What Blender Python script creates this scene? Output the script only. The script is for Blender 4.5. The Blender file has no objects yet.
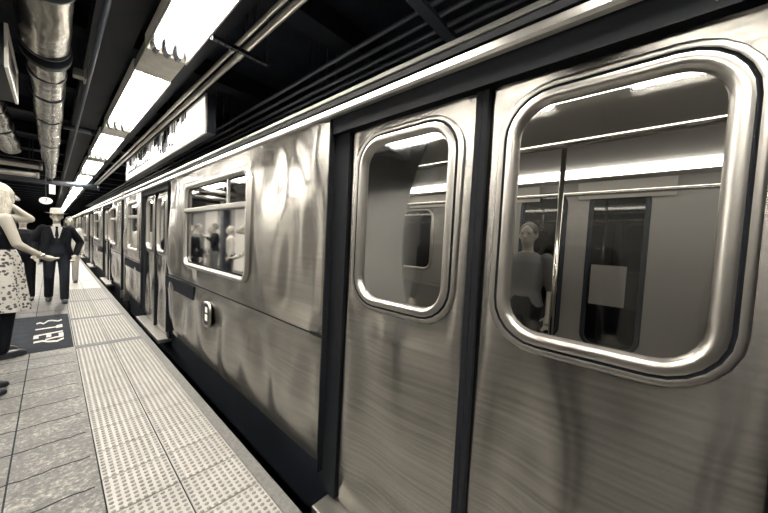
import bpy, bmesh, math, random
from mathutils import Vector, Matrix, noise
R_ = random.Random(7)
C = bpy.context.scene.collection
scene = bpy.context.scene
PI = math.pi

# ------------------------------------------------------------------ camera
cam_d = bpy.data.cameras.new('camera'); cam = bpy.data.objects.new('camera', cam_d); C.objects.link(cam)
cam_d.sensor_fit = 'HORIZONTAL'; cam_d.sensor_width = 36; cam_d.lens = 299 / 768 * 36; cam_d.clip_start = .02; cam_d.clip_end = 300
CAMH = 1.45
vy = Vector((52 - 384, -(226 - 256.5), -299)).normalized()
vx = Vector((653 - 384, .5, -299)); vx = (vx - vy * vx.dot(vy)).normalized()
vz = vx.cross(vy)
m3 = Matrix((vx, vy, vz))
cam.matrix_world = Matrix.Translation((0, 0, CAMH)) @ m3.to_4x4()
scene.camera = cam

# ------------------------------------------------------------------ world and exposure
w = bpy.data.worlds.new('world'); scene.world = w; w.use_nodes = True
w.node_tree.nodes['Background'].inputs[0].default_value = (.25, .42, .75, 1)
w.node_tree.nodes['Background'].inputs[1].default_value = .07
vs = scene.view_settings
vs.view_transform = 'Standard'; vs.look = 'None'; vs.exposure = 0.2; vs.gamma = 1; vs.use_curve_mapping = False
TUBE = 100.0       # brightness of the platform's fluorescent tubes
CARLIGHT = 7.0    # brightness of the light strips inside the cars
LIGHTCOL = (1, .948, .865)

# ------------------------------------------------------------------ materials
def nodes(name):
    m = bpy.data.materials.new(name); m.use_nodes = True
    return m, m.node_tree.nodes, m.node_tree.links, m.node_tree.nodes['Principled BSDF']
def mat(name, col, rough=.6, metal=0, noise_s=None, noise_amt=.25, bump=0, bump_s=60, stretch=(1, 1, 1), spec=.5):
    m, n, l, b = nodes(name)
    b.inputs['Base Color'].default_value = (*col, 1); b.inputs['Roughness'].default_value = rough
    b.inputs['Metallic'].default_value = metal; b.inputs['Specular IOR Level'].default_value = spec
    if noise_s or bump:
        tc = n.new('ShaderNodeTexCoord'); mp = n.new('ShaderNodeMapping'); mp.inputs['Scale'].default_value = stretch
        l.new(tc.outputs['Object'], mp.inputs[0])
    if noise_s:
        t = n.new('ShaderNodeTexNoise'); t.inputs['Scale'].default_value = noise_s; t.inputs['Detail'].default_value = 4
        l.new(mp.outputs[0], t.inputs['Vector'])
        r = n.new('ShaderNodeValToRGB'); r.color_ramp.elements[0].position = .3; r.color_ramp.elements[1].position = .7
        r.color_ramp.elements[0].color = (*[c * (1 - noise_amt) for c in col], 1)
        r.color_ramp.elements[1].color = (*[min(1, c * (1 + noise_amt)) for c in col], 1)
        l.new(t.outputs[0], r.inputs[0]); l.new(r.outputs[0], b.inputs['Base Color'])
    if bump:
        t = n.new('ShaderNodeTexNoise'); t.inputs['Scale'].default_value = bump_s; t.inputs['Detail'].default_value = 3
        l.new(mp.outputs[0], t.inputs['Vector'])
        bp = n.new('ShaderNodeBump'); bp.inputs['Strength'].default_value = bump; bp.inputs['Distance'].default_value = .01
        l.new(t.outputs[0], bp.inputs['Height']); l.new(bp.outputs[0], b.inputs['Normal'])
    return m
def emit(name, col, s):
    m, n, l, b = nodes(name)
    b.inputs['Base Color'].default_value = (.8, .8, .8, 1)
    b.inputs['Emission Color'].default_value = (*col, 1); b.inputs['Emission Strength'].default_value = s
    return m
def brushed(name, col, rough, aniso, streak=.12):
    m, n, l, b = nodes(name)
    b.inputs['Metallic'].default_value = 1; b.inputs['Anisotropic'].default_value = aniso
    tg = n.new('ShaderNodeCombineXYZ'); tg.inputs[2].default_value = 1; l.new(tg.outputs[0], b.inputs['Tangent'])
    tc = n.new('ShaderNodeTexCoord'); mp = n.new('ShaderNodeMapping'); mp.inputs['Scale'].default_value = (3, 1.1, 42)
    l.new(tc.outputs['Object'], mp.inputs[0])
    t = n.new('ShaderNodeTexNoise'); t.inputs['Scale'].default_value = 1.6; t.inputs['Detail'].default_value = 6
    l.new(mp.outputs[0], t.inputs['Vector'])
    r = n.new('ShaderNodeValToRGB'); r.color_ramp.elements[0].position = .3; r.color_ramp.elements[1].position = .72
    r.color_ramp.elements[0].color = (*[c * (1 - streak * 1.6) for c in col], 1)
    r.color_ramp.elements[1].color = (*[min(1, c * (1 + streak)) for c in col], 1)
    l.new(t.outputs[0], r.inputs[0]); l.new(r.outputs[0], b.inputs['Base Color'])
    mr = n.new('ShaderNodeMapRange'); mr.inputs[3].default_value = rough * .97; mr.inputs[4].default_value = rough * 1.03
    l.new(t.outputs[0], mr.inputs[0]); l.new(mr.outputs[0], b.inputs['Roughness'])
    return m
def glassmat(name, tint, ior=1.55, add=.0):
    m = bpy.data.materials.new(name); m.use_nodes = True; n = m.node_tree.nodes; l = m.node_tree.links; n.clear()
    o = n.new('ShaderNodeOutputMaterial'); mx = n.new('ShaderNodeMixShader'); tr = n.new('ShaderNodeBsdfTransparent')
    gl = n.new('ShaderNodeBsdfGlossy'); fr = n.new('ShaderNodeFresnel'); fr.inputs[0].default_value = ior
    tr.inputs[0].default_value = (*tint, 1); gl.inputs['Roughness'].default_value = .04
    ad = n.new('ShaderNodeMath'); ad.operation = 'ADD'; ad.inputs[1].default_value = add; ad.use_clamp = True
    l.new(fr.outputs[0], ad.inputs[0]); l.new(ad.outputs[0], mx.inputs[0]); l.new(tr.outputs[0], mx.inputs[1]); l.new(gl.outputs[0], mx.inputs[2])
    l.new(mx.outputs[0], o.inputs[0]); return m

STEEL = brushed('brushed_steel', (.33, .318, .296), .245, .9, .12)
DOORSTEEL = brushed('door_steel', (.30, .288, .268), .245, .9, .16)
FRAMESTEEL = mat('frame_steel', (.38, .366, .34), .32, 1)
ROOFSTEEL = mat('roof_steel', (.34, .33, .31), .32, 1)
RUBBER = mat('rubber', (.004, .0048, .0066), .8, spec=.12)
DARKMETAL = mat('dark_metal', (.014, .018, .025), .55, .1, spec=.3)
BLACK = mat('black_paint', (.004, .0055, .009), .7, 0, 3, .3, spec=.15)
GLASS = glassmat('window_glass', (.80, .785, .75), 1.6, .04)
INTWALL = mat('interior_laminate', (.18, .176, .165), .5)
INTCEIL = mat('interior_ceiling', (.42, .41, .38), .5)
SEATM = mat('seat_plastic', (.10, .098, .092), .4)
CHROME = mat('polished_rail', (.75, .73, .68), .15, 1)
CARTUBE = emit('car_light_cover', LIGHTCOL, CARLIGHT)
TUBEM = emit('fluorescent_tube', LIGHTCOL, TUBE)
ENAMEL = mat('white_enamel', (.85, .83, .78), .5)
SOCKET = mat('socket_plastic', (.03, .03, .035), .4)
PALEMETAL = mat('pale_metal', (.24, .23, .208), .5, .5, 8, .2)
WRAP = mat('foil_wrap', (.23, .218, .195), .24, 1, 5, .4, .9, 9, (1, .5, 1))
PIPEM = mat('pale_conduit', (.24, .23, .208), .4, .6)
DARKPIPE = mat('dark_conduit', (.022, .027, .036), .45, .2)
CEILM = mat('sooty_ceiling', (.006, .008, .013), .85, 0, 4, .5, spec=.15)
WALLM = mat('cream_tile', (.11, .108, .102), .35)
TRACKM = mat('track_ballast', (.02, .02, .022), .9, 0, 12, .6)
LIGHTBOX = emit('lit_sign_face', LIGHTCOL, 1.0)

def tactile_mat():
    return mat('tactile_rubber', (.20, .195, .182), .55, 0, 4, .10, .1, 180)
TACT = tactile_mat()
JOINT = mat('joint_dark', (.012, .013, .016), .9, spec=.1)
NOSING = mat('edge_concrete', (.06, .059, .056), .7, 0, 40, .25, .3, 90)
def granite():
    m, n, l, b = nodes('speckled_granite')
    tc = n.new('ShaderNodeTexCoord')
    a = n.new('ShaderNodeTexNoise'); a.inputs['Scale'].default_value = 34; a.inputs['Detail'].default_value = 6; a.inputs['Roughness'].default_value = .75
    v = n.new('ShaderNodeTexNoise'); v.inputs['Scale'].default_value = 4; v.inputs['Detail'].default_value = 3
    l.new(tc.outputs['Object'], a.inputs['Vector']); l.new(tc.outputs['Object'], v.inputs['Vector'])
    mx = n.new('ShaderNodeMath'); mx.operation = 'MULTIPLY_ADD'; mx.inputs[1].default_value = .35
    l.new(v.outputs[0], mx.inputs[0]); l.new(a.outputs[0], mx.inputs[2])
    r = n.new('ShaderNodeValToRGB'); e = r.color_ramp.elements
    e[0].position = .54; e[0].color = (.009, .009, .0105, 1); e[1].position = .88; e[1].color = (.17, .162, .147, 1)
    k = e.new(.68); k.color = (.026, .0255, .0235, 1)
    l.new(mx.outputs[0], r.inputs[0]); l.new(r.outputs[0], b.inputs['Base Color'])
    b.inputs['Roughness'].default_value = .5
    bp = n.new('ShaderNodeBump'); bp.inputs['Strength'].default_value = .7; bp.inputs['Distance'].default_value = .006
    l.new(a.outputs[0], bp.inputs['Height']); l.new(bp.outputs[0], b.inputs['Normal'])
    return m
GRAN = granite()

# ------------------------------------------------------------------ mesh helpers
class MB:
    def __init__(s): s.v = []; s.f = []
    def quad(s, a, b, c, d):
        i = len(s.v); s.v += [a, b, c, d]; s.f.append((i, i + 1, i + 2, i + 3)); return s
    def box(s, x0, x1, y0, y1, z0, z1):
        i = len(s.v)
        s.v += [(x, y, z) for z in (z0, z1) for y in (y0, y1) for x in (x0, x1)]
        for f in ((0, 2, 3, 1), (4, 5, 7, 6), (0, 1, 5, 4), (2, 6, 7, 3), (0, 4, 6, 2), (1, 3, 7, 5)): s.f.append(tuple(i + k for k in f))
        return s
    def rings(s, rings, closed=True, caps=True):
        i = len(s.v); n = len(rings[0])
        for r in rings: s.v += [tuple(p) for p in r]
        for a in range(len(rings) - 1):
            for k in range(n if closed else n - 1):
                k2 = (k + 1) % n
                s.f.append((i + a * n + k, i + a * n + k2, i + (a + 1) * n + k2, i + (a + 1) * n + k))
        if caps and closed:
            s.f.append(tuple(i + k for k in reversed(range(n)))); s.f.append(tuple(i + (len(rings) - 1) * n + k for k in range(n)))
        return s
    def tube(s, pts, rad, n=10, caps=True):
        pts = [Vector(p) for p in pts]; rr = rad if isinstance(rad, (list, tuple)) else [rad] * len(pts)
        out = []; up0 = None
        for k, p in enumerate(pts):
            d = (pts[min(k + 1, len(pts) - 1)] - pts[max(k - 1, 0)]).normalized()
            if up0 is None: up0 = Vector((0, 0, 1)) if abs(d.z) < .9 else Vector((0, 1, 0))
            a = d.cross(up0).normalized(); b = a.cross(d).normalized(); up0 = b
            out.append([p + (a * math.cos(t) + b * math.sin(t)) * rr[k] for t in [2 * PI * q / n for q in range(n)]])
        return s.rings(out, True, caps)
    def ell(s, c, r, n=12, m=8, rot=None):
        c = Vector(c); out = []
        for j in range(m + 1):
            th = max(.02, min(PI - .02, PI * j / m))
            ring = []
            for k in range(n):
                p = Vector((r[0] * math.sin(th) * math.cos(2 * PI * k / n), r[1] * math.sin(th) * math.sin(2 * PI * k / n), -r[2] * math.cos(th)))
                if rot: p = rot @ p
                ring.append(c + p)
            out.append(ring)
        return s.rings(out)
    def loft(s, secs, n=16):        # (cx,cy,z,rx,ry)
        return s.rings([[(cx + rx * math.cos(2 * PI * k / n), cy + ry * math.sin(2 * PI * k / n), z) for k in range(n)] for cx, cy, z, rx, ry in secs])
    def build(s, name, m, parent=None, smooth=False, remesh=None, bevel=None):
        me = bpy.data.meshes.new(name)
        off = Vector((0, 0, 0))
        if parent is not None and not parent.get('_local'):
            p = parent
            while p is not None: off += p.location; p = p.parent
        me.from_pydata([tuple(Vector(v) - off) for v in s.v], [], s.f); me.validate()
        o = bpy.data.objects.new(name, me); C.objects.link(o)
        if remesh:
            rm = o.modifiers.new('r', 'REMESH'); rm.mode = 'VOXEL'; rm.voxel_size = remesh
            sm = o.modifiers.new('s', 'SMOOTH'); sm.factor = .5; sm.iterations = 3
            dg = bpy.context.evaluated_depsgraph_get()
            nm = bpy.data.meshes.new_from_object(o.evaluated_get(dg)); o.modifiers.clear(); o.data = nm; bpy.data.meshes.remove(me); me = nm; me.name = name
            smooth = True
        else:
            b = bmesh.new(); b.from_mesh(me); bmesh.ops.recalc_face_normals(b, faces=b.faces); b.to_mesh(me); b.free()
        me.materials.clear(); me.materials.append(m)
        if smooth:
            for p in me.polygons: p.use_smooth = True
        if bevel:
            bv = o.modifiers.new('bevel', 'BEVEL'); bv.width = bevel; bv.segments = 2; bv.limit_method = 'ANGLE'
        if parent is not None: o.parent = parent
        return o
def tag(o, label, cat, group=None):
    o['label'] = label; o['category'] = cat
    if group: o['group'] = group
    return o
def thing(name, loc, label, cat, group=None, local=False, rz=0):
    o = bpy.data.objects.new(name, None); o.empty_display_size = .05; C.objects.link(o); o.location = loc; o.rotation_euler = (0, 0, rz)
    if local: o['_local'] = 1
    return tag(o, label, cat, group)
def struct(o, kind='structure'): o['kind'] = kind; return o
def children(o): return [c for c in bpy.data.objects if c.parent == o]
def copy_tree(o, kids, parent=None):
    c = o.copy(); C.objects.link(c); c.parent = parent
    for ch in kids.get(o.name, []): copy_tree(ch, kids, c)
    return c
def kidmap():
    d = {}
    for o in bpy.data.objects:
        if o.parent: d.setdefault(o.parent.name, []).append(o)
    return d
def rrect(y0, y1, z0, z1, r, n=7):
    pts = []
    for cy, cz, a0 in ((y1 - r, z1 - r, 0), (y0 + r, z1 - r, PI / 2), (y0 + r, z0 + r, PI), (y1 - r, z0 + r, 3 * PI / 2)):
        for k in range(n): a = a0 + PI / 2 * k / (n - 1); pts.append((cy + r * math.cos(a), cz + r * math.sin(a)))
    return pts
def frame_ring(mb, y0, y1, z0, z1, r, prof, closed=False):     # prof: (outward offset, x)
    rings = []
    for off, x in prof:
        rings.append([(x, y, z) for y, z in rrect(y0 - off, y1 + off, z0 - off, z1 + off, max(.005, r + off))])
    return mb.rings(rings, True, False)

# ------------------------------------------------------------------ the setting
DFAR = 62
struct(MB().box(-6, .185, -4, DFAR, -.25, 0).build('floor', GRAN))
# joints of the granite pavers (dark filled grooves, raised a hair above the slab face)
mb = MB()
for X in (-.17, -.62, -1.07, -1.52, -1.97): mb.box(X - .004, X + .004, -3, 30, .0, .0012)
for i in range(-6, 70):
    y = 2.24 + .333 * i
    if y > 16: break
    if 5.1 < y < 7.2: continue
    pts = []; x = -2.4
    while x < .18:
        pts.append((x, y + .006 * math.sin(x * 31 + i) + .004 * math.sin(x * 83 + 2 * i))); x += .04
    for a, b in zip(pts, pts[1:]):
        mb.quad((a[0], a[1] - .006, .0012), (b[0], b[1] - .006, .0012), (b[0], b[1] + .006, .0012), (a[0], a[1] + .006, .0012))
struct(mb.build('trim_1', JOINT))
# platform edge
struct(MB().box(.185, .885, -4, DFAR, -.25, -.004).build('trim_2', JOINT))
struct(MB().box(.815, .885, -4, DFAR, -.004, .004).build('trim_3', NOSING, bevel=.004))
mb = MB()
P = .0347
def dome(mb, x, y, r=.0118, h=.0062):
    n = 8; i = len(mb.v)
    for rr, zz in ((r, .004), (r * .8, .004 + h * .75), (r * .45, .004 + h)):
        mb.v += [(x + rr * math.cos(2 * PI * k / n), y + rr * math.sin(2 * PI * k / n), zz) for k in range(n)]
    for a in range(2):
        for k in range(n): mb.f.append((i + a * n + k, i + a * n + (k + 1) % n, i + (a + 1) * n + (k + 1) % n, i + (a + 1) * n + k))
    mb.f.append(tuple(i + 2 * n + k for k in range(n)))
domes = MB()
tiles = MB()
rows = []
y = 5.07
while y > -1: rows.append((y - .3125, y)); y -= .3125
y = 5.07
big = [(5.10, 6.66), (6.72, 8.28), (8.32, 9.9), (9.94, 11.5)]
yy = 11.54
while yy < DFAR: big.append((yy, yy + 1.56)); yy += 1.6
for a, b in rows:
    sh = .0 if True else 0
    for x0, x1 in ((.192, .4935), (.5025, .811)):
        tiles.box(x0, x1, a + .009, b - .0, -.004, .004)
        n = 9
        for i in range(n):
            for j in range(n):
                dome(domes, x0 + (i + .5) * (x1 - x0) / n, a + .003 + (j + .5) * .309 / n)
for a, b in big:
    for x0, x1 in ((.192, .4935), (.5025, .811)):
        tiles.box(x0, x1, a, b, -.004, .004)
        if b < 9.95:
            ny = int((b - a) / P)
            for i in range(9):
                for j in range(ny):
                    dome(domes, x0 + (i + .5) * (x1 - x0) / 9, a + (j + .5) * (b - a) / ny)
st = struct(tiles.build('trim_4', TACT))
struct(domes.build('trim_5', mat('dark_dome_rubber', (.105, .102, .095), .5, 0, 4, .12), smooth=True))  # domes coloured darker for dirt and for shading the overhead light leaves out
struct(MB().box(.186, .814, 5.03, 5.135, -.004, .011).box(.186, .814, 6.64, 6.73, -.004, .011).box(.186, .814, 8.27, 8.33, -.004, .011).build('trim_14', mat('expansion_strip', (.05, .055, .062), .7)))
struct(MB().box(-6, 5.6, -4, DFAR, 3.55, 3.75).build('ceiling', CEILM))
struct(MB().box(.885, 5.6, -4, DFAR, -1.35, -1.2).build('trim_6', TRACKM))
struct(MB().box(5.4, 5.6, -4, DFAR, -1.2, 3.55).build('wall_right', BLACK))
struct(MB().box(-3.4, -3.2, -4, DFAR, -.2, 3.55).build('wall_left', WALLM))
mb = MB()      # white piers added out of view, to reflect as bright bands in the steel
for a, b in ((-1.5, -.7), (1.95, 2.7), (6.2, 8.6), (11.4, 13.0), (15, 16.6), (19, 21), (24, 26), (30, 33), (38, 42)):
    mb.box(-3.2, -3.08, a, b, 0, 3.55)
struct(mb.build('trim_12', mat('reflection_white', (.62, .60, .555), .35)))

struct(MB().box(-6, 5.6, DFAR, DFAR + .2, -1.2, 3.55).build('wall_far', BLACK))
struct(MB().box(-6, 5.6, -4.2, -4, -1.2, 3.55).build('wall_near', BLACK))
struct(MB().box(.8, .885, -4, DFAR, -1.2, -.25).build('trim_7', TRACKM))
# ceiling beams across the tracks
mb = MB()
for i in range(34):
    y = .55 + i * 1.83
    mb.box(-6, 5.4, y - .07, y - .055, 3.33, 3.55); mb.box(-6, 5.4, y + .055, y + .07, 3.33, 3.55)
    mb.box(-6, 5.4, y - .11, y + .11, 3.31, 3.33)
struct(mb.build('trim_8', BLACK))
# long girders over the platform edge
struct(MB().box(.22, .5, -4, DFAR, 3.12, 3.30).build('trim_9', BLACK))
struct(MB().box(.86, 1.0, -4, DFAR, 3.14, 3.30).build('trim_10', BLACK))

# dark painted message on the granite
mb = MB().box(-1.3, .175, 5.14, 7.2, .0005, .002)
tag(mb.build('floor_marking', mat('marking_paint', (.009, .011, .015), .9, 0, 9, .35, spec=.1)), 'dark rectangle with four pale worn lines painted on the platform floor', 'floor marking')
mk = bpy.data.objects['floor_marking']
mb = MB()
def stroke(pts, wd):
    mb.tube([(x, y, .0022) for x, y in pts], wd, 4)
def flat(pts, wd):
    for (x0, y0), (x1, y1) in zip(pts, pts[1:]):
        mb.quad((x0, y0 - wd, .0026), (x1, y1 - wd, .0026), (x1, y1 + wd, .0026), (x0, y0 + wd, .0026))
for sx in (0, -.62):
    flat([(-.155 + sx, 6.66), (-.12 + sx, 6.70), (-.085 + sx, 6.62), (-.04 + sx, 6.78), (.0 + sx, 6.78), (.06 + sx, 6.70), (.1 + sx, 6.76)], .045)
    flat([(-.155 + sx, 6.28), (-.05 + sx, 6.30), (.04 + sx, 6.32)], .035); flat([(.04 + sx, 6.33), (.1 + sx, 6.36)], .09)
    flat([(-.16 + sx, 5.92), (.1 + sx, 6.02)], .035)
    for q in (-.14, -.03, .08): flat([(q - .022 + sx, 5.85), (q + .022 + sx, 5.86)], .085)
    flat([(-.155 + sx, 5.60), (-.08 + sx, 5.62), (-.04 + sx, 5.56), (.04 + sx, 5.52), (.1 + sx, 5.62)], .04)
    flat([(-.06 + sx, 5.66), (.02 + sx, 5.72), (.1 + sx, 5.74)], .035)
o = mb.build('lettering', mat('worn_white_paint', (.32, .31, .285), .7, 0, 25, .35), mk); o['label'] = 'pale worn lettering'

# ------------------------------------------------------------------ ceiling services
LX0, LX1, LZ = .54, .82, 3.0
def make_fixture(y0, L=2.45, gap=.55):
    t = thing('fluorescent_light', (.68, y0, LZ), '', 'ceiling light')
    mb = MB()
    xs = [(LX0 - .012, LZ), (LX0 - .012, LZ + .11), (LX1 + .012, LZ + .11), (LX1 + .012, LZ), (LX1, LZ), (LX1, LZ + .02), (LX1 - .03, LZ + .1), (LX0 + .03, LZ + .1), (LX0, LZ + .02), (LX0, LZ)]
    mb.rings([[(x, y, z) for x, z in xs] for y in (y0, y0 + L)]); mb.build('housing', ENAMEL, t)
    mb = MB()
    for X in (LX0 - .012, LX1): mb.box(X, X + .012, y0, y0 + L, LZ - .012, LZ)
    mb.build('rim', PALEMETAL, t)
    for X in (.60, .68, .76):
        tb = MB().tube([(X, y0 + .04, LZ + .05), (X, y0 + L - .04, LZ + .05)], .019, 8).build('tube', TUBEM, t, True)
        for ye, s in ((y0 + L, -1),):
            MB().rings([[(X + a * q, ye + s * .0 + b * s, z) for a, b in ((-.036, 0), (.036, 0), (.026, .10), (-.026, .10))] for q, z in ((1, LZ + .09), (1, LZ + .03), (.75, LZ + .0), (.3, LZ - .02))]).build('socket', SOCKET, t)
    for yh in (y0 + .3, y0 + L - .3): MB().tube([(.68, yh, LZ + .1), (.68, yh, 3.56)], .008, 6).build('hanger', SOCKET, t)
    MB().box(LX0 - .005, LX1 + .005, y0 + L, y0 + L + gap, LZ - .0, LZ + .09).build('ballast_cover', PALEMETAL, t, bevel=.004)
    return t
FIXP = 3.0
f0 = make_fixture(3.86 - FIXP)      # the tubes end where the photograph shows the first cover
labels_f = ['three-tube ceiling light nearest the camera, running out of the top edge of the picture',
            'second three-tube ceiling light, just past the first pale cover plate',
            'third three-tube ceiling light along the platform edge, level with the lit sign',
            'fourth three-tube ceiling light, just before the dark cross pipe']
km = kidmap()
tag(f0, labels_f[0], 'ceiling light', 'ceiling lights over the platform edge')
f0['label'] = labels_f[0]
nfix = 18
for i in range(-1, nfix):
    if i == 0: continue
    c = copy_tree(f0, km); c.location = (.68, 3.86 - FIXP + FIXP * i, LZ)
    c['label'] = labels_f[i] if 0 < i < 4 else ('small three-tube ceiling light in the far row beyond the cross pipe' if i > 0 else 'three-tube ceiling light behind and above the camera')
    c['group'] = 'ceiling lights over the platform edge' if i < 4 else 'far ceiling lights beyond the cross pipe'
for i in range(-1, 10):
    c = copy_tree(f0, km); c.location = (-1.53, .9 + 3.0 * i, LZ if i != 3 else LZ)
    c['label'] = 'three-tube ceiling light just left of the wrapped ducts'; c['group'] = 'ceiling lights left of the ducts'

# lit sign box over the track side of the platform
t = thing('sign_box', (1.2, 6.5, 2.6), 'long narrow lit white box sign with ragged dark marks, hanging above the train roof', 'sign')
MB().box(1.17, 1.27, 3.85, 9.2, 2.60, 3.02).build('case', BLACK, t)
mb = MB()
mb.box(1.15, 1.17, 3.83, 9.22, 2.585, 2.605); mb.box(1.15, 1.17, 3.83, 9.22, 3.005, 3.025)
mb.box(1.15, 1.17, 3.83, 3.85, 2.605, 3.005); mb.box(1.15, 1.17, 9.2, 9.22, 2.605, 3.005)
for y in (5.62, 7.4): mb.box(1.16, 1.17, y - .02, y + .02, 2.605, 3.005)
mb.build('frame', PALEMETAL, t)
MB().box(1.164, 1.17, 3.86, 9.19, 2.61, 3.0).build('lit_face', LIGHTBOX, t)
def mk_(*a): MB().box(*a).build('ragged_mark', BLACK, t)
rr = random.Random(3)
for k in range(44):
    y = 4.6 + k * .1; 
    if y > 9.1: break
    h = rr.uniform(.04, .17) * (1 if y < 5.4 else 1.3)
    mk_(1.158, 1.163, y, y + rr.uniform(.03, .09), 3.0 - h, 3.004)
for y, z, h in ((5.5, 2.72, .14), (5.62, 2.8, .2), (5.72, 2.66, .2), (5.9, 2.68, .08), (6.05, 2.75, .12), (5.35, 2.70, .06), (7.45, 2.8, .2), (7.6, 2.85, .12), (7.9, 2.74, .07), (8.1, 2.8, .08), (8.3, 2.76, .1), (8.6, 2.75, .08), (5.2, 2.68, .05), (5.6, 2.66, .3), (5.75, 2.7, .25)):
    mk_(1.158, 1.163, y, y + .11, z, z + h)
for k in range(14): 
    y = 6.7 + .17 * k; mk_(1.158, 1.163, y, y + .13, 2.7, 2.7 + rr.uniform(.03, .09))
for y in (4.3, 6.5, 8.7): MB().tube([(1.22, y, 3.0), (1.22, y, 3.56)], .01, 6).build('hanger', DARKMETAL, t)

# conduits (each pipe a thing)
def pipe(x, z, r, y0, y1, m, label, bands=None, name='pipe', cat='pipe', group=None):
    t = thing(name, (x, y0, z), label, cat, group)
    MB().tube([(x, y0, z), (x, y1, z)], r, 16).build('pipe_run', m, t, True)
    if bands:
        for y in bands: MB().tube([(x, y, z), (x, y + .06, z)], r * 1.14, 16).build('coupling', m, t, True)
    y = y0 + .6
    while y < min(y1, 14): MB().box(x - .006, x + .006, y, y + .02, z + r * .9, 3.56).build('hanger', DARKMETAL, t); y += 2.4
    return t
pipe(1.035, 3.03, .018, -.5, 16, PIPEM, 'thinner of the two pale conduits under the ceiling beside the first light', [2.75], 'conduit', 'pipe')
pipe(1.10, 3.02, .026, -.5, 16, PIPEM, 'thicker pale conduit with a coupling, running beside a thinner one', [2.8], 'conduit', 'pipe')
pipe(.255, 2.98, .018, -.5, 24, DARKPIPE, 'thin dark pipe between the fat wrapped duct and the ceiling lights', None)
for k, (x, z) in enumerate(((1.62, 2.98), (1.72, 2.97), (1.82, 2.96), (1.93, 2.98))):
    pipe(x, z, .018, -.5, 30, DARKPIPE, 'thin dark parallel conduit in the bundle above the train roof', None, 'conduit', 'pipe', 'dark conduits above the train roof')
t = thing('strut_channel', (1.06, 2.66, 2.96), 'perforated cross strut carrying the two pale conduits', 'bracket')
mb = MB(); 
for k in range(9): mb.box(.84 + k * .05, .84 + k * .05 + .036, 2.64, 2.68, 2.965, 2.99)
mb.box(.83, 1.30, 2.64, 2.645, 2.965, 2.995); mb.box(.83, 1.30, 2.675, 2.68, 2.965, 2.995)
mb.build('channel', DARKPIPE, t)
for X in (.85, 1.28): MB().tube([(X, 2.66, 2.99), (X, 2.66, 3.56)], .008, 6).build('hanger_rod', DARKPIPE, t)
tag(MB().box(1.45, 2.1, 1.15, 1.23, 2.93, 2.965).build('strut_channel', DARKPIPE, bevel=.004), 'dark cross strut under the conduit bundle above the train', 'bracket')
mb = MB().tube([(1.5, 1.19, 2.95), (1.5, 1.19, 3.56)], .006, 6); mb.build('hanger_rod', DARKPIPE, bpy.data.objects['strut_channel.001'])

def wrapped(x, z, r, y0, y1, label, bandys, seed):
    t = thing('wrapped_duct', (x, y0, z), label, 'duct')
    rg = random.Random(seed); rings = []; n = 28; y = y0
    while y <= y1 + 1e-6:
        ring = []
        for k in range(n):
            a = 2 * PI * k / n
            q = r * (1 + .08 * noise.noise(Vector((math.cos(a) * 1.3, y * 2.2, math.sin(a) * 1.3 + seed))) + .05 * noise.noise(Vector((math.cos(a) * 5, y * 9, math.sin(a) * 5))))
            ring.append((x + q * math.cos(a), y, z + q * math.sin(a)))
        rings.append(ring); y += .04
    MB().rings(rings).build('wrapping', WRAP, t, True)
    for b in bandys: MB().tube([(x, b, z), (x, b + .03, z)], r * 1.05, 24).build('band', DARKMETAL, t, True)
    y = y0 + .5
    while y < y1: MB().box(x - .01, x + .01, y, y + .03, z + r * .8, 3.56).build('hanger', DARKMETAL, t); y += 2.2
    return t
wrapped(-.035, 3.0, .145, -.6, 3.99, 'fat foil-wrapped duct at the top left, its nearest length', [2.9, 3.9], 1)
wrapped(-.03, 2.98, .132, 4.12, 10.3, 'second length of the fat wrapped duct, dented and banded, beyond the dark joint', [4.5, 5.2, 6.3, 8.2], 5)
tag(MB().tube([(-.03, 4.0, 2.99), (-.03, 4.13, 2.99)], .158, 24).build('duct_flange', BLACK, None, True), 'dark flange joining the two lengths of wrapped duct', 'flange')
wrapped(-.02, 2.95, .10, 10.35, 13.5, 'narrow far end of the wrapped duct beyond its step', [11.2], 8)
wrapped(-.55, 2.98, .15, 5.9, 9.6, 'shorter wrapped duct at the left edge beyond the box', [6.4, 7.6], 11)
def cross(y, z, r, x0, x1, m, label, name='cross_pipe'):
    t = thing(name, (x0, y, z), label, 'pipe')
    MB().tube([(x0, y, z), (x1, y, z)], r, 14).build('pipe_run', m, t, True)
    MB().tube([(x1 - .05, y, z), (x1, y, z)], r * 1.2, 14).build('end_collar', m, t, True)
    MB().box(x1 - .16, x1 - .14, y - .01, y + .01, z + r * .8, 3.56).build('hanger', DARKMETAL, t)
cross(10.6, 2.80, .07, -3.1, -.14, PIPEM, 'pale cross pipe ending at the far wrapped duct, upper one')
cross(10.9, 2.62, .06, -3, -.2, PIPEM, 'lower pale cross pipe running left under the wrapped duct')
cross(14.4, 2.86, .09, -3, 1.1, DARKPIPE, 'thick dark cross pipe below the far ceiling lights')
cross(7.3, 3.1, .05, .13, .5, DARKPIPE, 'short dark stub pipe between the wrapped duct and the second light')
# bracket lamp by the flange
t = thing('junction_box', (.2, 4.4, 2.98), 'small pale junction box beside the wrapped duct joint', 'electrical box')
MB().box(.14, .22, 4.36, 4.46, 2.95, 3.03).build('body', PALEMETAL, t, bevel=.01); MB().box(.22, .235, 4.33, 4.49, 2.93, 3.05).build('cover', PALEMETAL, t, bevel=.004)
MB().box(.17, .19, 4.4, 4.42, 3.02, 3.56).build('hanger', DARKMETAL, t)
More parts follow.
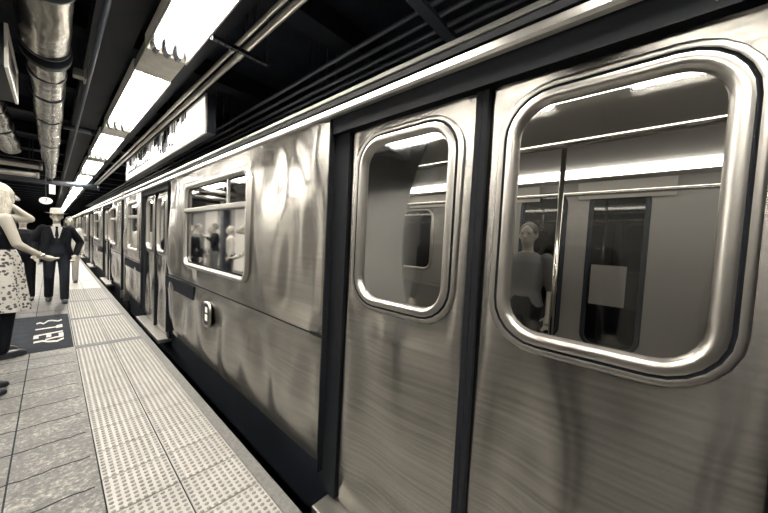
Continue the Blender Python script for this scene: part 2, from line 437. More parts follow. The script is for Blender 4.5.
# box at the left edge
t = thing('speaker_box', (-.45, 4.4, 2.8), 'dark box with a pale framed side hanging at the top left edge', 'box')
MB().box(-.70, -.245, 3.8, 4.85, 2.66, 2.98).build('case', DARKMETAL, t, bevel=.01)
mb = MB().box(-.245, -.225, 3.8, 4.85, 2.655, 2.685).box(-.245, -.225, 3.8, 4.85, 2.955, 2.985).box(-.245, -.225, 3.8, 3.83, 2.685, 2.955).box(-.245, -.225, 4.82, 4.85, 2.685, 2.955)
mb.build('side_frame', ENAMEL, t); MB().box(-.245, -.238, 3.83, 4.82, 2.685, 2.955).build('side_panel', PALEMETAL, t)
MB().tube([(-.5, 4.4, 2.97), (-.5, 4.4, 3.56)], .015, 8).build('hanger', DARKMETAL, t)
# round plate with a figure
t = thing('round_sign', (-.09, 10, 2.0), 'pale oval sign with a dark figure hanging over the platform behind the man', 'sign')
mb = MB(); mb.rings([[(-.09 + .1 * math.cos(a), y, 2.0 + .075 * math.sin(a)) for a in [2 * PI * k / 28 for k in range(28)]] for y in (10, 10.02)]); mb.build('plate', ENAMEL, t)
tx = bpy.data.curves.new('figure', 'FONT'); tx.body = '7'; tx.size = .13; tx.extrude = .002; tx.align_x = 'CENTER'; tx.align_y = 'CENTER'
tx.materials.append(SOCKET); tmp = bpy.data.objects.new('tmp', tx); C.objects.link(tmp); tme = bpy.data.meshes.new_from_object(tmp); bpy.data.objects.remove(tmp)
to = bpy.data.objects.new('figure', tme); C.objects.link(to); to.parent = t; to.location = (0, -.004, 0); to.rotation_euler = (PI / 2, 0, 0)
MB().tube([(-.09, 10.01, 2.07), (-.09, 10.01, 2.86)], .008, 6).build('hanger', DARKMETAL, t)
t = thing('hanging_sign', (.0, 10.6, 2.25), 'small pale sign hanging on a rod just above the man in the hat', 'sign')
MB().box(-.045, .055, 10.6, 10.62, 2.2, 2.42).build('plate', ENAMEL, t, bevel=.004)
MB().tube([(0, 10.61, 2.4), (0, 10.61, 2.855)], .008, 6).build('hanger', DARKMETAL, t)

# columns down the middle of the platform
def column(x, y):
    t = thing('steel_column', (x, y, 0), 'dark riveted steel column standing on the platform away from the train', 'column', 'steel columns down the platform')
    MB().box(x - .12, x + .12, y - .02, y + .02, 0.03, 3.31).build('web', DARKMETAL, t)
    mb = MB().box(x - .14, x - .12, y - .14, y + .14, 0.03, 3.31).box(x + .12, x + .14, y - .14, y + .14, 0.03, 3.31); mb.build('flange', DARKMETAL, t)
    MB().box(x - .2, x + .2, y - .2, y + .2, 0, .03).build('base_plate', DARKMETAL, t)
for k in range(7): column(-2.4, 2.95 + 4.6 * k)

# ------------------------------------------------------------------ the train
def warp(y, z):
    """slow dents of the thin steel sheet, metres outwards (towards the platform is -x)"""
    s = .014 * math.sin(y * 5.1 + 3.4 * z + .7 * math.sin(y * 2.3)) + .005 * math.sin(y * 12.3 - 2.4 * z + 1.2 * math.sin(z * 2))
    s += .030 * noise.noise(Vector((y * 1.7, z * .9, 3)))
    s -= .03 * max(0, z - 1.35) ** 2
    s += .009 * math.sin(12.3 * y - 3.72) * math.sin(4.3 * (z - .7))
    for yc, w_, a_ in ((1.44 + .55 * max(0, z - 1.45) ** 1.4, .075, -.010), (1.72 + .06 * math.sin(3 * z), .06, -.004), (2.02 + .32 * (z - .95), .07, .008), (1.95 - .25 * z, .05, .004),
                       (.33, .06, -.004), (.12 + .05 * z, .07, .006), (.80 + .05 * z, .07, .006), (1.02, .05, -.004), (4.45 + .2 * (z - 1), .1, .01)):
        s += a_ * 1.8 * math.exp(-((y - yc) / w_ / 1.5) ** 2)
    return s
def sheet(y0, y1, z0, z1, x, holes, step=.03, amp=1.0, curl=.4, roll=(.15, 1.3)):
    mb = MB(); ny = max(2, int((y1 - y0) / step)); nz = max(2, int((z1 - z0) / step))
    for j in range(nz + 1):
        for i in range(ny + 1):
            y = y0 + (y1 - y0) * i / ny; z = z0 + (z1 - z0) * j / nz
            e = min(1, min(y - y0, y1 - y) / .10, max(0, min(z - z0, z1 - z)) / .14)
            for p_, q_, c_, d_ in holes:
                dy = max(0, p_ - y, y - q_); dz = max(0, c_ - z, z - d_); e = min(e, .15 + math.hypot(dy, dz) / .2)
            mb.v.append((x - warp(y, z) * amp * max(0, e) + curl * max(0, .5 - z) ** 2 + roll[1] * max(0, roll[0] - min(y - y0, y1 - y)) ** 2, y, z))
    for j in range(nz):
        for i in range(ny):
            yc = y0 + (y1 - y0) * (i + .5) / ny; zc = z0 + (z1 - z0) * (j + .5) / nz
            hit = False
            for a, b, c, d in holes:
                if a - .02 < yc < b + .02 and c - .02 < zc < d + .02:
                    dy = max(0, a + .07 - yc, yc - (b - .07)); dz = max(0, c + .07 - zc, zc - (d - .07))
                    if dy * dy + dz * dz < .09 ** 2: hit = True
            if not hit:
                k = j * (ny + 1) + i; mb.f.append((k, k + 1, k + ny + 2, k + ny + 1))
    return mb
CY = .49          # centre of the first car (its middle door)
HALF = 7.7
DOORS = [CY - 5.05, CY, CY + 5.05]
WINS = [(CY - 3.32, CY - 1.78), (CY + 1.82, CY + 3.36)]
WEND = [(CY + 6.1, CY + 7.05), (CY - 7.05, CY - 6.1)]
ZB, ZT = 1.12, 1.93
def make_car():
    t = thing('subway_car', (2.3, CY, -1.1), 'brushed steel subway car nearest the camera, with two-leaf doors and rounded windows', 'subway car')
    y0, y1 = CY - HALF, CY + HALF
    # outer skin between the doors: upper sheet, groove, lower sheet
    edges = [y0] + [e for d in DOORS for e in (d - .84, d + .84)] + [y1]
    for k in range(0, len(edges), 2):
        a, b = edges[k], edges[k + 1]
        holes = [(p, q, ZB, ZT) for p, q in WINS + WEND if p > a and q < b]
        sheet(a, b, .915, 2.095, 1.0, holes, .025).build('side_panel', STEEL, t, True)
        sheet(a, b, .13, .905, 1.0, [], .03, 1.0, .4).build('lower_side_panel', STEEL, t, True)
        mb = MB().box(1.002, 1.006, a, b, .9, .92)
        mb.build('panel_groove', RUBBER, t)
        for e in (a, b):            # returns into the door recess
            sg = 1 if e == b else -1
            mb = MB().box(.999, 1.07, e - .004, e + .004, .13, 2.095); mb.build('door_jamb', RUBBER, t)
            if abs(e - y0) > .1 and abs(e - y1) > .1: MB().box(1.036, 1.07, min(e, e + sg * .12), max(e, e + sg * .12), .03, 2.02).build('door_post', RUBBER, t)
        # number plate and plain dark strips along the side
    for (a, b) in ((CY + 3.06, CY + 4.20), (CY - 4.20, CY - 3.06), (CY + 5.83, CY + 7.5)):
        MB().box(.987, .994, a, b, .745, .885).build('dark_strip', mat('strip_black', (.005, .006, .009), .9, spec=.05) if 'strip_black' not in bpy.data.materials else bpy.data.materials['strip_black'], t)
    for cy in (CY + 2.64, CY - 2.6):
        mb = MB(); frame_ring(mb, cy - .085, cy + .085, .57, .79, .06, [(.012, .998), (.012, .982), (0, .978), (-.012, .984)]); pl = mb.build('number_plate', FRAMESTEEL, t, True)
        mb = MB(); mb.rings([[(x, y, z) for y, z in rrect(cy - .08, cy + .08, .575, .785, .055)] for x in (.998, .986)]); mb.build('plate_face', DARKMETAL, pl)
        mb = MB().box(.983, .987, cy - .03, cy + .03, .62, .68).box(.983, .987, cy - .03, cy + .03, .70, .75); mb.build('digits', ENAMEL, pl)
    # letterboard, gutters and roof in one rolled section
    prof = [(1.0, 2.095), (.988, 2.10), (.984, 2.112), (.990, 2.118), (1.004, 2.152), (1.04, 2.156), (1.042, 2.188), (1.000, 2.192), (.998, 2.196), (1.008, 2.205), (1.03, 2.225), (1.06, 2.26), (1.14, 2.32), (1.3, 2.38), (1.6, 2.43), (2.0, 2.455), (2.3, 2.46)]
    full = prof + [(4.6 - x, z) for x, z in reversed(prof[:-1])]
    MB().rings([[(x, y, z) for x, z in full] for y in (y0, y1)], closed=False, caps=False).build('roof', ROOFSTEEL, t)
    MB().box(.9995, 1.04, y0, y1, 2.160, 2.185).build('groove_shade', RUBBER, t)  # black strip filling the roof groove in place of its shade
    # doors
    for d in DOORS:
        MB().box(1.01, 1.1, d - .84, d + .84, 2.015, 2.10).build('door_header', RUBBER, t)
        MB().box(.93, 1.09, d - .78, d + .78, -.03, .022).build('threshold', mat('worn_threshold', (.2, .195, .18), .4, 1) if 'worn_threshold' not in bpy.data.materials else bpy.data.materials['worn_threshold'], t, bevel=.006)
        for s in (-1, 1):
            a, b = (d + .008, d + .73) if s > 0 else (d - .73, d - .008)
            wc = d + s * .365; wa, wb = wc - .235, wc + .235
            z0, z1 = 1.18, 1.915
            dr = sheet(a, b, .03, 2.012, 1.045, [(wa, wb, z0, z1)], .022, .8, .0, (.07, 2.2)).build('door', DOORSTEEL, t, True)
            e = d + s * .012
            MB().box(1.03, 1.06, e - .011, e + .011, .03, 2.01).build('door_seal', RUBBER, dr)
            mb = MB(); frame_ring(mb, wa, wb, z0, z1, .10, [(.066, 1.075), (.063, 1.036), (.054, 1.031), (.044, 1.034)]); mb.build('window_frame', FRAMESTEEL, dr, True)
            mb = MB(); frame_ring(mb, wa, wb, z0, z1, .10, [(.044, 1.034), (.042, 1.036), (.037, 1.036), (.034, 1.032)]); mb.build('gasket', RUBBER, dr, True)
            mb = MB(); frame_ring(mb, wa, wb, z0, z1, .10, [(.034, 1.032), (.014, 1.022), (.004, 1.028), (.0, 1.044), (-.004, 1.056)]); mb.build('inner_rim', FRAMESTEEL, dr, True)
            g = MB(); g.rings([[(1.05, y, z) for y, z in rrect(wa - .01, wb + .01, z0 - .01, z1 + .01, .10)]], True, False); g.f.append(tuple(range(28)))
            g.build('pane', GLASS, dr)
            mb = MB().box(1.085, 1.09, a, b, .03, 1.13).box(1.085, 1.09, a, b, 1.96, 2.01).box(1.085, 1.09, a, wa - .03, 1.13, 1.96).box(1.085, 1.09, wb + .03, b, 1.13, 1.96)
            mb.build('inner_lining', INTWALL, dr)
    # side windows
    for p, q in WINS + WEND:
        mb = MB(); frame_ring(mb, p, q, ZB, ZT, .07, [(.04, 1.03), (.038, .980), (.028, .974), (.004, .976), (0, .99), (-.006, 1.02)]); fr = mb.build('window_frame', FRAMESTEEL, t, True)
        zr = 1.69
        MB().box(.975, 1.02, p, q, zr - .022, zr + .022).build('transom', FRAMESTEEL, fr, bevel=.006)
        mb = MB(); mb.rings([[(1.01, y, z) for y, z in rrect(p - .005, q + .005, ZB - .005, ZT + .005, .07)]], True, False); mb.f.append(tuple(range(28))); mb.build('pane', GLASS, fr)
        mb = MB(); frame_ring(mb, p, q, ZB, ZT, .07, [(-.006, 1.005), (-.012, 1.003), (-.018, 1.006)]); mb.build('gasket', RUBBER, fr, True)
        if q - p > 1.2: MB().box(1.0, 1.015, (p + q) / 2 - .012 - .35, (p + q) / 2 + .012 - .35, zr, ZT).build('upper_mullion', FRAMESTEEL, fr)
    # inner lining between the doors
    for k in range(0, len(edges), 2):
        a, b = edges[k], edges[k + 1]
        hs = sorted([(p, q) for p, q in WINS + WEND if p > a and q < b])
        mb = MB().box(1.10, 1.11, a, b, .03, 1.08).box(1.06, 1.07, a, b, 1.97, 2.13)
        c = a
        for p, q in hs: mb.box(1.085, 1.11, c, p - .03, 1.08, 1.97); c = q + .03
        mb.box(1.06, 1.07, c, b, 1.08, 1.97); mb.build('inner_lining', INTWALL, t)
    # floor, underframe, ceiling, end walls
    MB().box(1.11, 3.55, y0, y1, -.04, .03).build('car_floor', SEATM, t)
    MB().box(1.12, 3.53, y0 + .02, y1 - .02, -.32, -.05).build('underframe', BLACK, t)
    MB().box(1.092, 1.099, y0 + .02, y1 - .02, -.1, .6).build('inner_skirt', BLACK, t)
    MB().box(1.3, 3.3, CY + 3.3, CY + 6.7, -1.0, -.32).build('truck', BLACK, t); MB().box(1.3, 3.3, CY - 6.7, CY - 3.3, -1.0, -.32).build('truck', BLACK, t)
    MB().box(1.05, 3.55, y0, y1, 2.14, 2.16).build('car_ceiling', INTCEIL, t)
    for y in (y0, y1 - .03): MB().box(1.0, 3.6, y, y + .03, -.04, 2.25).build('end_wall', ROOFSTEEL, t)
    for X in (1.42, 3.05):
        mb = MB(); yy = y0 + .5
        mb.rings([[(X + a, y, 2.14 - b) for a, b in ((-.09, 0), (-.08, .04), (0, .055), (.08, .04), (.09, 0))] for y in (y0 + .3, y1 - .3)]); mb.build('light_strip', CARTUBE, t)
        mb = MB().tube([(X + (.12 if X < 2 else -.12), y0 + .4, 1.93), (X + (.12 if X < 2 else -.12), y1 - .4, 1.93)], .016, 10).build('grab_rail', CHROME, t, True)
    for d in DOORS:
        for X in (1.5, 3.1):
            for s in (-.95, .95): MB().tube([(X, d + s, .03), (X, d + s, 2.14)], .016, 8).build('grab_pole', CHROME, t, True)
        MB().tube([(2.3, d, .03), (2.3, d, 2.14)], .016, 8).build('grab_pole', CHROME, t, True)
    # benches along both sides
    segs = [(CY + .85, CY + 4.15), (CY - 4.15, CY - .85), (CY + 6.0, y1 - .1), (y0 + .1, CY - 6.0)]
    for a, b in segs:
        for X0, s in ((1.07, 1), (3.53, -1)):
            pr = [(0, .40), (.44, .42), (.47, .46), (.44, .47), (.12, .45), (.06, .9), (0, .92)]
            MB().rings([[(X0 + s * u, y, z) for u, z in pr] for y in (a, b)]).build('bench', SEATM, t)
            mb = MB()
            for e in (a, b): mb.tube([(X0 + s * .05, e, .95), (X0 + s * .42, e, .95), (X0 + s * .5, e, .75), (X0 + s * .5, e, .2)], .014, 8)
            mb.build('arm_rail', CHROME, t, True)
    # far side wall with its windows and tall door glass
    z_ = [(p, q, 1.12, 1.93) for p, q in WINS + WEND]
    for d in DOORS:
        for c_ in (-.22, .42): z_.append((d + c_ - .2, d + c_ + .2, .56, 2.03))
    z_.sort()
    mb = MB(); c = y0
    for p, q, a, b in z_:
        mb.box(3.53, 3.58, c, p, .03, 2.14); mb.box(3.53, 3.58, p, q, .03, a); mb.box(3.53, 3.58, p, q, b, 2.14); c = q
    mb.box(3.53, 3.58, c, y1, .03, 2.14); mb.build('far_side_wall', INTWALL, t)
    for p, q, a, b in z_:
        mb = MB(); frame_ring(mb, p, q, a, b, .1, [(.03, 3.53), (.02, 3.515), (-.005, 3.515), (-.01, 3.54)]); fr = mb.build('far_window_frame', FRAMESTEEL if a > 1 else DARKMETAL, t, True)
        mb = MB(); mb.rings([[(3.55, y, z) for y, z in rrect(p - .01, q + .01, a - .01, b + .01, .02)]], True, False); mb.f.append(tuple(range(28))); mb.build('pane', GLASS, fr)
    # advertising cards above the windows
    rg = random.Random(5)
    for y in [y0 + .8 + 1.05 * k for k in range(14)]:
        MB().quad((3.50, y, 1.97), (3.50, y + .7, 1.97), (3.44, y + .7, 2.12), (3.44, y, 2.12)).build('advert_card', mat('card%d' % int(y * 10 + 999), [(.5, .48, .43), (.12, .12, .13), (.3, .29, .27)][rg.randrange(3)], .5), t)
    # coupler gear and end handles
    MB().box(2.0, 2.6, y1, y1 + .2, -.6, -.3).build('coupler', BLACK, t)
    mb = MB()
    for z in (.3, .9, 1.25): mb.tube([(1.03, y1 + .03, z), (1.06, y1 + .16, z), (1.5, y1 + .16, z)], .012, 6)
    mb.build('end_gate', CHROME, t, True)
    return t
car = make_car()
km = kidmap()
carlabels = ['second steel subway car, beyond the first dark gap behind the train end', 'third steel subway car, small beyond the man in the hat', 'farthest steel subway car at the vanishing end of the platform']
for i, lb in enumerate(carlabels):
    c = copy_tree(car, km); c.location = (2.3, CY + (2 * HALF + .36) * (i + 1), -1.1); c['label'] = lb
for o in [car]: o['group'] = 'cars of the train'
for c in [o for o in bpy.data.objects if o.get('category') == 'subway car']: c['group'] = 'cars of the train'
# notice stuck on the far door glass
tag(MB().box(3.500, 3.505, .17, .44, .96, 1.34).build('paper_notice', mat('grey_paper', (.16, .155, .145), .7)), 'grey square paper stuck on the dark far door glass seen through the nearest window', 'notice')
struct(MB().box(1.6, 1.68, -4, DFAR, -1.2, -1.04).box(3.0, 3.08, -4, DFAR, -1.2, -1.04).build('trim_11', DARKMETAL))

# ------------------------------------------------------------------ people
SKIN = mat('skin', (.25, .232, .20), .5)
def person(loc, rz, H, label, J=None, top=None, legs=None, shoes=None, hair=None, coat=None, skirt=None, extras=None, sleeves=True, name='person', vox=.011, group=None):
    t = thing(name, (loc[0], loc[1], loc[2]), label, 'person', group, True, rz)
    s = H / 1.75
    j = dict(pelvis=(0, 0, .95), waist=(0, 0, 1.08), chest=(0, 0, 1.3), neck=(0, -.01, 1.47), head=(0, .02, 1.635))
    for sd, q in (('R', 1), ('L', -1)):
        j.update({'sh' + sd: (.175 * q, 0, 1.41), 'el' + sd: (.225 * q, -.03, 1.13), 'wr' + sd: (.235 * q, .06, .89), 'hip' + sd: (.09 * q, 0, .92), 'kn' + sd: (.1 * q, .02, .5), 'an' + sd: (.1 * q, -.02, .085), 'hd' + sd: None})
    if J: j.update(J)
    j = {k: (Vector(v) * s if v is not None else None) for k, v in j.items()}
    j = {k: v for k, v in j.items()}
    def cap(mb, a, b, ra, rb, n=12):
        mb.tube([a, a.lerp(b, .35), b], [ra * s, (ra * .55 + rb * .45) * s, rb * s], n); mb.ell(a, (ra * s,) * 3, n, 6); mb.ell(b, (rb * s,) * 3, n, 6)
    mb = MB()
    px, py = j['pelvis'].x, j['pelvis'].y; cx, cy = j['chest'].x, j['chest'].y; wx, wy = j['waist'].x, j['waist'].y
    def torso(mb, g, z0=None, bottom=None):
        secs = [(px, py, .86 * s, .145 * s + g, .10 * s + g), (px, py, .95 * s, .165 * s + g, .115 * s + g), (wx, wy, 1.1 * s, .13 * s + g, .095 * s + g), (cx, cy, 1.28 * s, .155 * s + g, .11 * s + g), (cx, cy, 1.38 * s, .165 * s + g, .10 * s + g), (cx, cy, 1.435 * s, .12 * s + g, .078 * s + g), (cx, cy - .005 * s, 1.475 * s, .062 * s + g, .06 * s + g)]
        if bottom: secs = bottom + secs[1:]
        mb.loft(secs, 18)
    torso(mb, 0)
    cap(mb, j['neck'] - Vector((0, 0, .05)), j['head'] - Vector((0, 0, .03)), .052, .05)
    # head: skull, jaw, nose, ears, brow, lips
    h = j['head']
    mb.ell(h + Vector((0, -.005, .02)) * s, (.078 * s, .095 * s, .105 * s), 16, 12)
    mb.ell(h + Vector((0, .03, -.045)) * s, (.055 * s, .06 * s, .07 * s), 14, 10)
    mb.tube([h + Vector((0, .085, .02)) * s, h + Vector((0, .112, -.02)) * s, h + Vector((0, .085, -.03)) * s], [.009 * s, .015 * s, .01 * s], 8)
    for q in (1, -1):
        mb.ell(h + Vector((.08 * q, -.005, .0)) * s, (.012 * s, .02 * s, .032 * s), 8, 6)
        mb.ell(h + Vector((.03 * q, .08, .035)) * s, (.02 * s, .014 * s, .008 * s), 8, 6)
    mb.ell(h + Vector((0, .085, -.055)) * s, (.024 * s, .012 * s, .009 * s), 8, 6)
    hands = []
    for sd, q in (('R', 1), ('L', -1)):
        cap(mb, j['sh' + sd], j['el' + sd], .05, .039); cap(mb, j['el' + sd], j['wr' + sd], .04, .027)
        w_ = j['wr' + sd]; d = (w_ - j['el' + sd]).normalized()
        if j['hd' + sd] is not None: d = (j['hd' + sd] - w_).normalized()
        side = d.cross(Vector((0, 0, 1)) if abs(d.z) < .8 else Vector((1, 0, 0))).normalized(); nrm = side.cross(d).normalized()
        if abs(d.z) >= .8: side, nrm = nrm, Vector((-q, 0, 0))
        pc = w_ + d * .055 * s
        mb.tube([w_, w_ + d * .03 * s, w_ + d * .085 * s], [.026 * s, .033 * s, .034 * s], 10)
        for k, ln in enumerate((.072, .08, .075, .06)):
            b0 = w_ + d * .08 * s + side * (.027 - .018 * k) * s
            b1 = b0 + (d + nrm * .15).normalized() * ln * .5 * s; b2 = b1 + (d + nrm * .6).normalized() * ln * .5 * s
            mb.tube([b0, b1, b2], [.0095 * s, .009 * s, .0078 * s], 7); mb.ell(b2, (.0078 * s,) * 3, 7, 5)
        b0 = w_ + d * .03 * s + side * .025 * s
        b1 = b0 + (d * .6 + side).normalized() * .035 * s; b2 = b1 + (d + side * .3 + nrm * .3).normalized() * .03 * s
        mb.tube([b0, b1, b2], [.013 * s, .011 * s, .009 * s], 7)
        cap(mb, j['hip' + sd], j['kn' + sd], .082, .052); cap(mb, j['kn' + sd], j['an' + sd], .053, .036)
        a = j['an' + sd]; mb.tube([a, a + Vector((0, .05, -.05)) * s, a + Vector((0, .15, -.062)) * s], [.036 * s, .034 * s, .02 * s], 10)
    bodyskin = SKIN
    mb.build('body', bodyskin, t, remesh=vox)
    # eyes
    for q in (1, -1): 
        MB().ell(h + Vector((.03 * q, .088, .02)) * s, (.012 * s, .006 * s, .006 * s), 8, 6).build('eye', SOCKET, t, True)
    if legs:
        mb = MB()
        mb.loft([(px, py, .86 * s, .16 * s, .115 * s), (px, py, .95 * s, .178 * s, .13 * s), (wx, wy, 1.06 * s, .15 * s, .115 * s)], 18)
        for sd in 'RL':
            cap(mb, j['hip' + sd], j['kn' + sd], .098, .072)
            d = (j['an' + sd] - j['kn' + sd]); cap(mb, j['kn' + sd], j['an' + sd] - d * .02, .072, .062)
        mb.build('trousers' if not skirt else 'stockings', legs, t, remesh=vox)
    if top:
        mb = MB(); torso(mb, .014 * s)
        if sleeves:
            for sd in 'RL':
                cap(mb, j['sh' + sd], j['el' + sd], .064, .052)
                if sleeves == 'long': cap(mb, j['el' + sd], j['el' + sd].lerp(j['wr' + sd], .93), .052, .038)
        else:
            for sd in 'RL': mb.tube([j['sh' + sd] + Vector((0, 0, .0)), j['chest'] + Vector((0, 0, .05))], [.035 * s, .06 * s], 8)
        mb.build('shirt', top, t, remesh=vox)
    if skirt:
        z0 = skirt[1]; mb = MB(); rings = []; n = 48
        for k in range(9):
            u = k / 8; z = (1.10 * s) * (1 - u) + z0 * u
            rx = (.15 + .09 * u ** .6) * s; ry = (.115 + .10 * u ** .6) * s
            rings.append([(px + (rx + .018 * u * math.sin(9 * a)) * math.cos(a), py + (ry + .018 * u * math.sin(9 * a)) * math.sin(a), z) for a in [2 * PI * i / n for i in range(n)]])
        mb.rings(rings, True, False).build('skirt', skirt[0], t, True)
    if coat:
        zc = .78 * s
        mb = MB(); rings = []
        n = 30
        for cxx, cyy, z, rx, ry, gap in ((px, py, zc, .225, .155, .9), (px, py, .95 * s, .21, .15, .8), (wx, wy, 1.1 * s, .185, .14, .62), (cx, cy, 1.28 * s, .195, .14, .62), (cx, cy, 1.40 * s, .19, .12, .5), (cx, cy, 1.46 * s, .10, .085, .7)):
            rings.append([(cxx + rx * s * math.cos(a), cyy + ry * s * math.sin(a), z) for a in [PI / 2 + gap + (2 * PI - 2 * gap) * i / n for i in range(n + 1)]])
        mb.rings(rings, False, False)
        jk = mb.build('jacket', coat, t, True)
        so = jk.modifiers.new('solid', 'SOLIDIFY'); so.thickness = .014; so.offset = 0
        for sd in 'RL':
            m2 = MB(); cap(m2, j['sh' + sd], j['el' + sd], .072, .062); cap(m2, j['el' + sd], j['el' + sd].lerp(j['wr' + sd], .95), .062, .047); m2.build('sleeve', coat, t, remesh=vox * 1.2)
    if shoes:
        for sd in 'RL':
            a = j['an' + sd]; zb = a.z - .085 * s
            mb = MB(); mb.rings([[(a.x + rx * s * math.cos(th), a.y + (.045 + ry * math.sin(th)) * s, zb + z * s) for th in [2 * PI * k / 16 for k in range(16)]] for rx, ry, z in ((.048, .14, .0), (.05, .145, .02), (.046, .135, .045), (.04, .09, .07))])
            mb.tube([a + Vector((0, -.01, -.03)) * s, a + Vector((0, 0, .02)) * s], [.047 * s, .046 * s], 12)
            mb.build('shoe', shoes, t, remesh=.009)
    if hair:
        kind, hm = hair; mb = MB()
        mb.ell(h + Vector((0, -.02, .035)) * s, (.088 * s, .1 * s, .1 * s), 16, 10)
        if kind == 'long':
            rg = random.Random(4)
            for k in range(34):
                a = PI + PI * (k / 33) * 1.15 - .25
                st = h + Vector((.08 * math.cos(a), -.01 + .085 * math.sin(a), .05)) * s
                pts = [st]; o1 = Vector((.03 * math.cos(a), .04 * math.sin(a), 0))
                for q in range(1, 6): pts.append(st + (o1 * (q / 2.2) + Vector((rg.uniform(-.012, .012), rg.uniform(-.015, .01), -.075 * q))) * s)
                mb.tube(pts, [.02 * s, .024 * s, .024 * s, .021 * s, .016 * s, .005 * s], 6)
            mb.build('hair', hm, t, remesh=.009)
        else: mb.build('hair', hm, t, True)
    if extras: extras(t, j, s)
    return t
M_suit = mat('navy_suit', (.002, .0025, .004), .85, spec=.1)
M_vest = mat('dark_vest', (.005, .006, .009), .85, spec=.1)
M_cream = mat('cream_cloth', (.27, .258, .235), .7)
M_white = mat('white_cloth', (.36, .348, .32), .7)
M_dark = mat('black_cloth', (.003, .0035, .005), .85, spec=.1)
M_grey = mat('grey_cloth', (.09, .09, .09), .8)
M_shoe = mat('black_leather', (.01, .011, .014), .35)
M_blond = mat('blond_hair', (.24, .22, .18), .5, 0, 30, .35, .4, 60, (4, 4, .6))
M_brown = mat('dark_hair', (.04, .036, .032), .5)
def floral():
    m, n, l, b = nodes('floral_print')
    tc = n.new('ShaderNodeTexCoord'); v = n.new('ShaderNodeTexVoronoi'); v.inputs['Scale'].default_value = 30
    no = n.new('ShaderNodeTexNoise'); no.inputs['Scale'].default_value = 14; no.inputs['Detail'].default_value = 4
    l.new(tc.outputs['Object'], v.inputs['Vector']); l.new(tc.outputs['Object'], no.inputs['Vector'])
    ad = n.new('ShaderNodeMath'); ad.operation = 'MULTIPLY_ADD'; ad.inputs[1].default_value = .55; l.new(no.outputs[0], ad.inputs[0]); l.new(v.outputs['Distance'], ad.inputs[2])
    r = n.new('ShaderNodeValToRGB'); e = r.color_ramp.elements; e[0].position = .62; e[0].color = (.02, .02, .024, 1); e[1].position = .76; e[1].color = (.34, .328, .30, 1)
    l.new(ad.outputs[0], r.inputs[0]); l.new(r.outputs[0], b.inputs['Base Color']); b.inputs['Roughness'].default_value = .8
    return m

def man_extras(t, j, s):
    h = j['head']
    hm = mat('straw_hat', (.22, .21, .185), .7, 0, 90, .2)
    mb = MB(); n = 28
    def r_(rx, ry, z, dip=0): return [(h.x + rx * s * math.cos(a), h.y - .01 * s + ry * s * math.sin(a), h.z + (z + dip * math.cos(a) ** 2) * s) for a in [2 * PI * k / n for k in range(n)]]
    mb.rings([r_(.085, .1, .06), r_(.15, .165, .055, .02), r_(.152, .167, .06, .02), r_(.09, .108, .068), r_(.088, .105, .11), r_(.078, .098, .16), r_(.05, .07, .168)])
    hat = mb.build('hat', hm, t, True)
    o = MB().rings([r_(.092, .11, .068), r_(.0915, .109, .092)], True, False).build('hat_band', mat('hat_band', (.12, .12, .12), .7), hat, True)
    MB().rings([[(q * .05 * s * u, (.128 - .0 * v) * s, z * s) for q, u in ((-1, 1), (1, 1))] for v, z, in ((0, 1.44), (0, 1.25))], False, False)
    # shirt front V and tie
    mb = MB(); y = .128 * s
    mb.quad((-.075 * s, y, 1.45 * s), (.075 * s, y, 1.45 * s), (.03 * s, y + .012 * s, 1.24 * s), (-.03 * s, y + .012 * s, 1.24 * s)); 
    mb.box(-.05 * s, .05 * s, .06 * s, .085 * s, 1.44 * s, 1.50 * s)
    sf = mb.build('shirt_front', M_white, t)
    so = sf.modifiers.new('solid', 'SOLIDIFY'); so.thickness = .006
    mb = MB(); yy = .142 * s
    mb.rings([[(x * s, yy2 * s, z * s) for x, yy2 in ((-w1, .135), (w1, .135), (w1, .15), (-w1, .15))] for w1, z in ((.016, 1.455), (.021, 1.43), (.014, 1.42), (.026, 1.28), (.012, 1.235))]); mb.build('tie', M_dark, t)
    mb = MB(); 
    for q in (1, -1): MB().rings([[(q * x * s, yv * s, z * s) for x, yv in ((x0, .118), (x1, .135), (x1, .15), (x0, .13))] for x0, x1, z in ((.13, .09, 1.44), (.15, .075, 1.32), (.13, .09, 1.16))]).build('lapel', M_suit, t)
print('setting done')
# man in a hat, walking towards the camera
person((.06, 8.42, 0), PI, 1.74, 'man walking towards the camera in a pale hat, dark suit, white shirt and dark tie',
       J=dict(knL=(-.1, .10, .52), anL=(-.1, .14, .085), knR=(.1, .03, .50), anR=(.105, -.18, .105), elR=(.30, -.08, 1.15), wrR=(.27, .05, .92), elL=(-.32, -.08, 1.16), wrL=(-.25, .06, .92)),
       top=M_vest, legs=M_vest, shoes=M_shoe, coat=M_suit, hair=('short', M_grey), extras=man_extras, sleeves='long')
# woman at the left edge, seen from behind her right side, one hand to her head
def woman_extras(t, j, s):
    mb = MB(); w_ = j['wrR']
    d = (w_ - j['elR']).normalized()
    for k in (0, .02): mb.tube([w_ - d * (.03 + k) * s, w_ - d * (.022 + k) * s], .034 * s, 14)
    mb.build('bracelet', CHROME, t, True)
person((-.39, 5.2, 0), -PI / 2 + .35, 1.87, 'woman at the left edge with long fair hair and flowered skirt, one arm raised',
       J=dict(elL=(-.15, .27, 1.42), wrL=(-.12, .07, 1.60), hdL=(-.10, .0, 1.66), elR=(.22, .06, 1.16), wrR=(.16, .27, 1.02), hdR=(.12, .34, 1.0)),
       top=M_dark, legs=M_dark, shoes=M_shoe, skirt=(floral(), .52), hair=('long', M_blond), sleeves=False, extras=woman_extras)
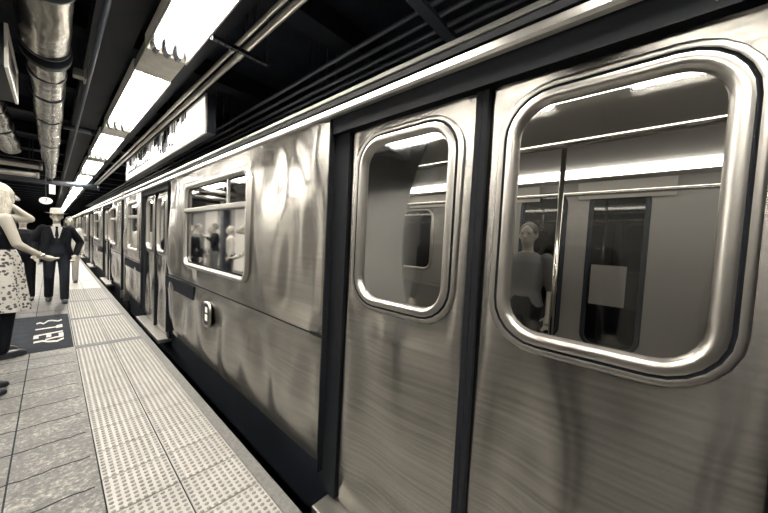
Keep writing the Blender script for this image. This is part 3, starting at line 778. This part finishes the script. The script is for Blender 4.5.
# person in dark between the woman and the man
person((-.37, 8.9, 0), PI, 1.62, 'person in black standing between the fair-haired woman and the man in the hat', top=M_dark, legs=M_dark, shoes=M_shoe, hair=('short', M_brown), sleeves='long')
person((.31, 11.2, 0), PI, 1.7, 'person in pale clothes partly hidden behind the man in the hat', top=M_white, legs=M_cream, shoes=M_shoe, hair=('short', M_brown), sleeves='long')
person((-.42, 4.12, 0), -PI / 2, 1.72, 'person in pale trousers whose shoe tips show at the left edge', top=M_white, legs=M_white, shoes=M_shoe, hair=('short', M_brown), sleeves=True)
person((-.75, 9.6, 0), 2.4, 1.72, 'person in a grey top further back on the platform by the left edge', top=M_grey, legs=M_dark, shoes=M_shoe, hair=('short', M_brown), sleeves='long')
# unseen people added to shape the reflections in the train doors and window
person((-.48, .42, 0), -PI / 2, 1.78, 'unseen person in black beside the camera, added for a dark reflection below the nearest window', top=M_dark, legs=M_dark, shoes=M_shoe, hair=('short', M_brown), sleeves='long')
person((-.50, 1.62, 0), -PI / 2, 1.74, 'unseen person in black, added for a dark reflection along the seam between the door leaves', top=M_dark, legs=M_dark, shoes=M_shoe, hair=('short', M_brown), sleeves='long')
person((-.42, -.50, 0), -PI / 2, 1.80, 'unseen person in black behind the camera, added for a dark reflection at the right edge of the nearest door', top=M_dark, legs=M_dark, shoes=M_shoe, hair=('short', M_brown), sleeves='long')
person((-1.25, 8.6, 0), -PI / 2 + .3, 1.68, 'unseen person in a cream top, added for a reflection in the side window', top=M_cream, legs=M_dark, shoes=M_shoe, hair=('short', M_blond), sleeves='long')
person((-1.15, 9.5, 0), -PI / 2, 1.75, 'unseen person in a black top, added for a reflection in the side window', top=M_dark, legs=M_grey, shoes=M_shoe, hair=('short', M_brown), sleeves='long', J=dict(elR=(.24, .10, 1.2), wrR=(.1, .25, 1.35)))
person((-1.35, 10.4, 0), -PI / 2 - .2, 1.66, 'unseen person in white, added for a reflection in the side window', top=M_white, legs=M_cream, shoes=M_shoe, hair=('short', M_brown), sleeves=True)
# passengers
Z0 = .03
person((1.48, 1.42, Z0), -PI / 2, 1.74, 'passenger in black standing inside behind the left window of the nearest doors', top=M_dark, legs=M_dark, shoes=M_shoe, hair=('short', M_brown), sleeves='long')
person((3.0, .88, Z0), PI / 2, 1.66, 'passenger standing at the far doors beside the pole, seen through the nearest window', top=M_grey, legs=M_dark, shoes=M_shoe, hair=('short', M_brown), sleeves=True, J=dict(elR=(.27, .12, 1.28), wrR=(.22, .22, 1.50)))
person((2.0, 5.3, Z0), 1.9, 1.70, 'passenger in a black jacket standing inside behind the side window', top=M_dark, legs=M_grey, shoes=M_shoe, hair=('short', M_brown), sleeves='long')
person((2.3, 4.3, Z0), 1.2, 1.62, 'passenger in a pale top standing inside behind the side window', top=M_cream, legs=M_grey, shoes=M_shoe, hair=('short', M_grey), sleeves='long')

for o in bpy.data.objects:
    if '_local' in o: del o['_local']
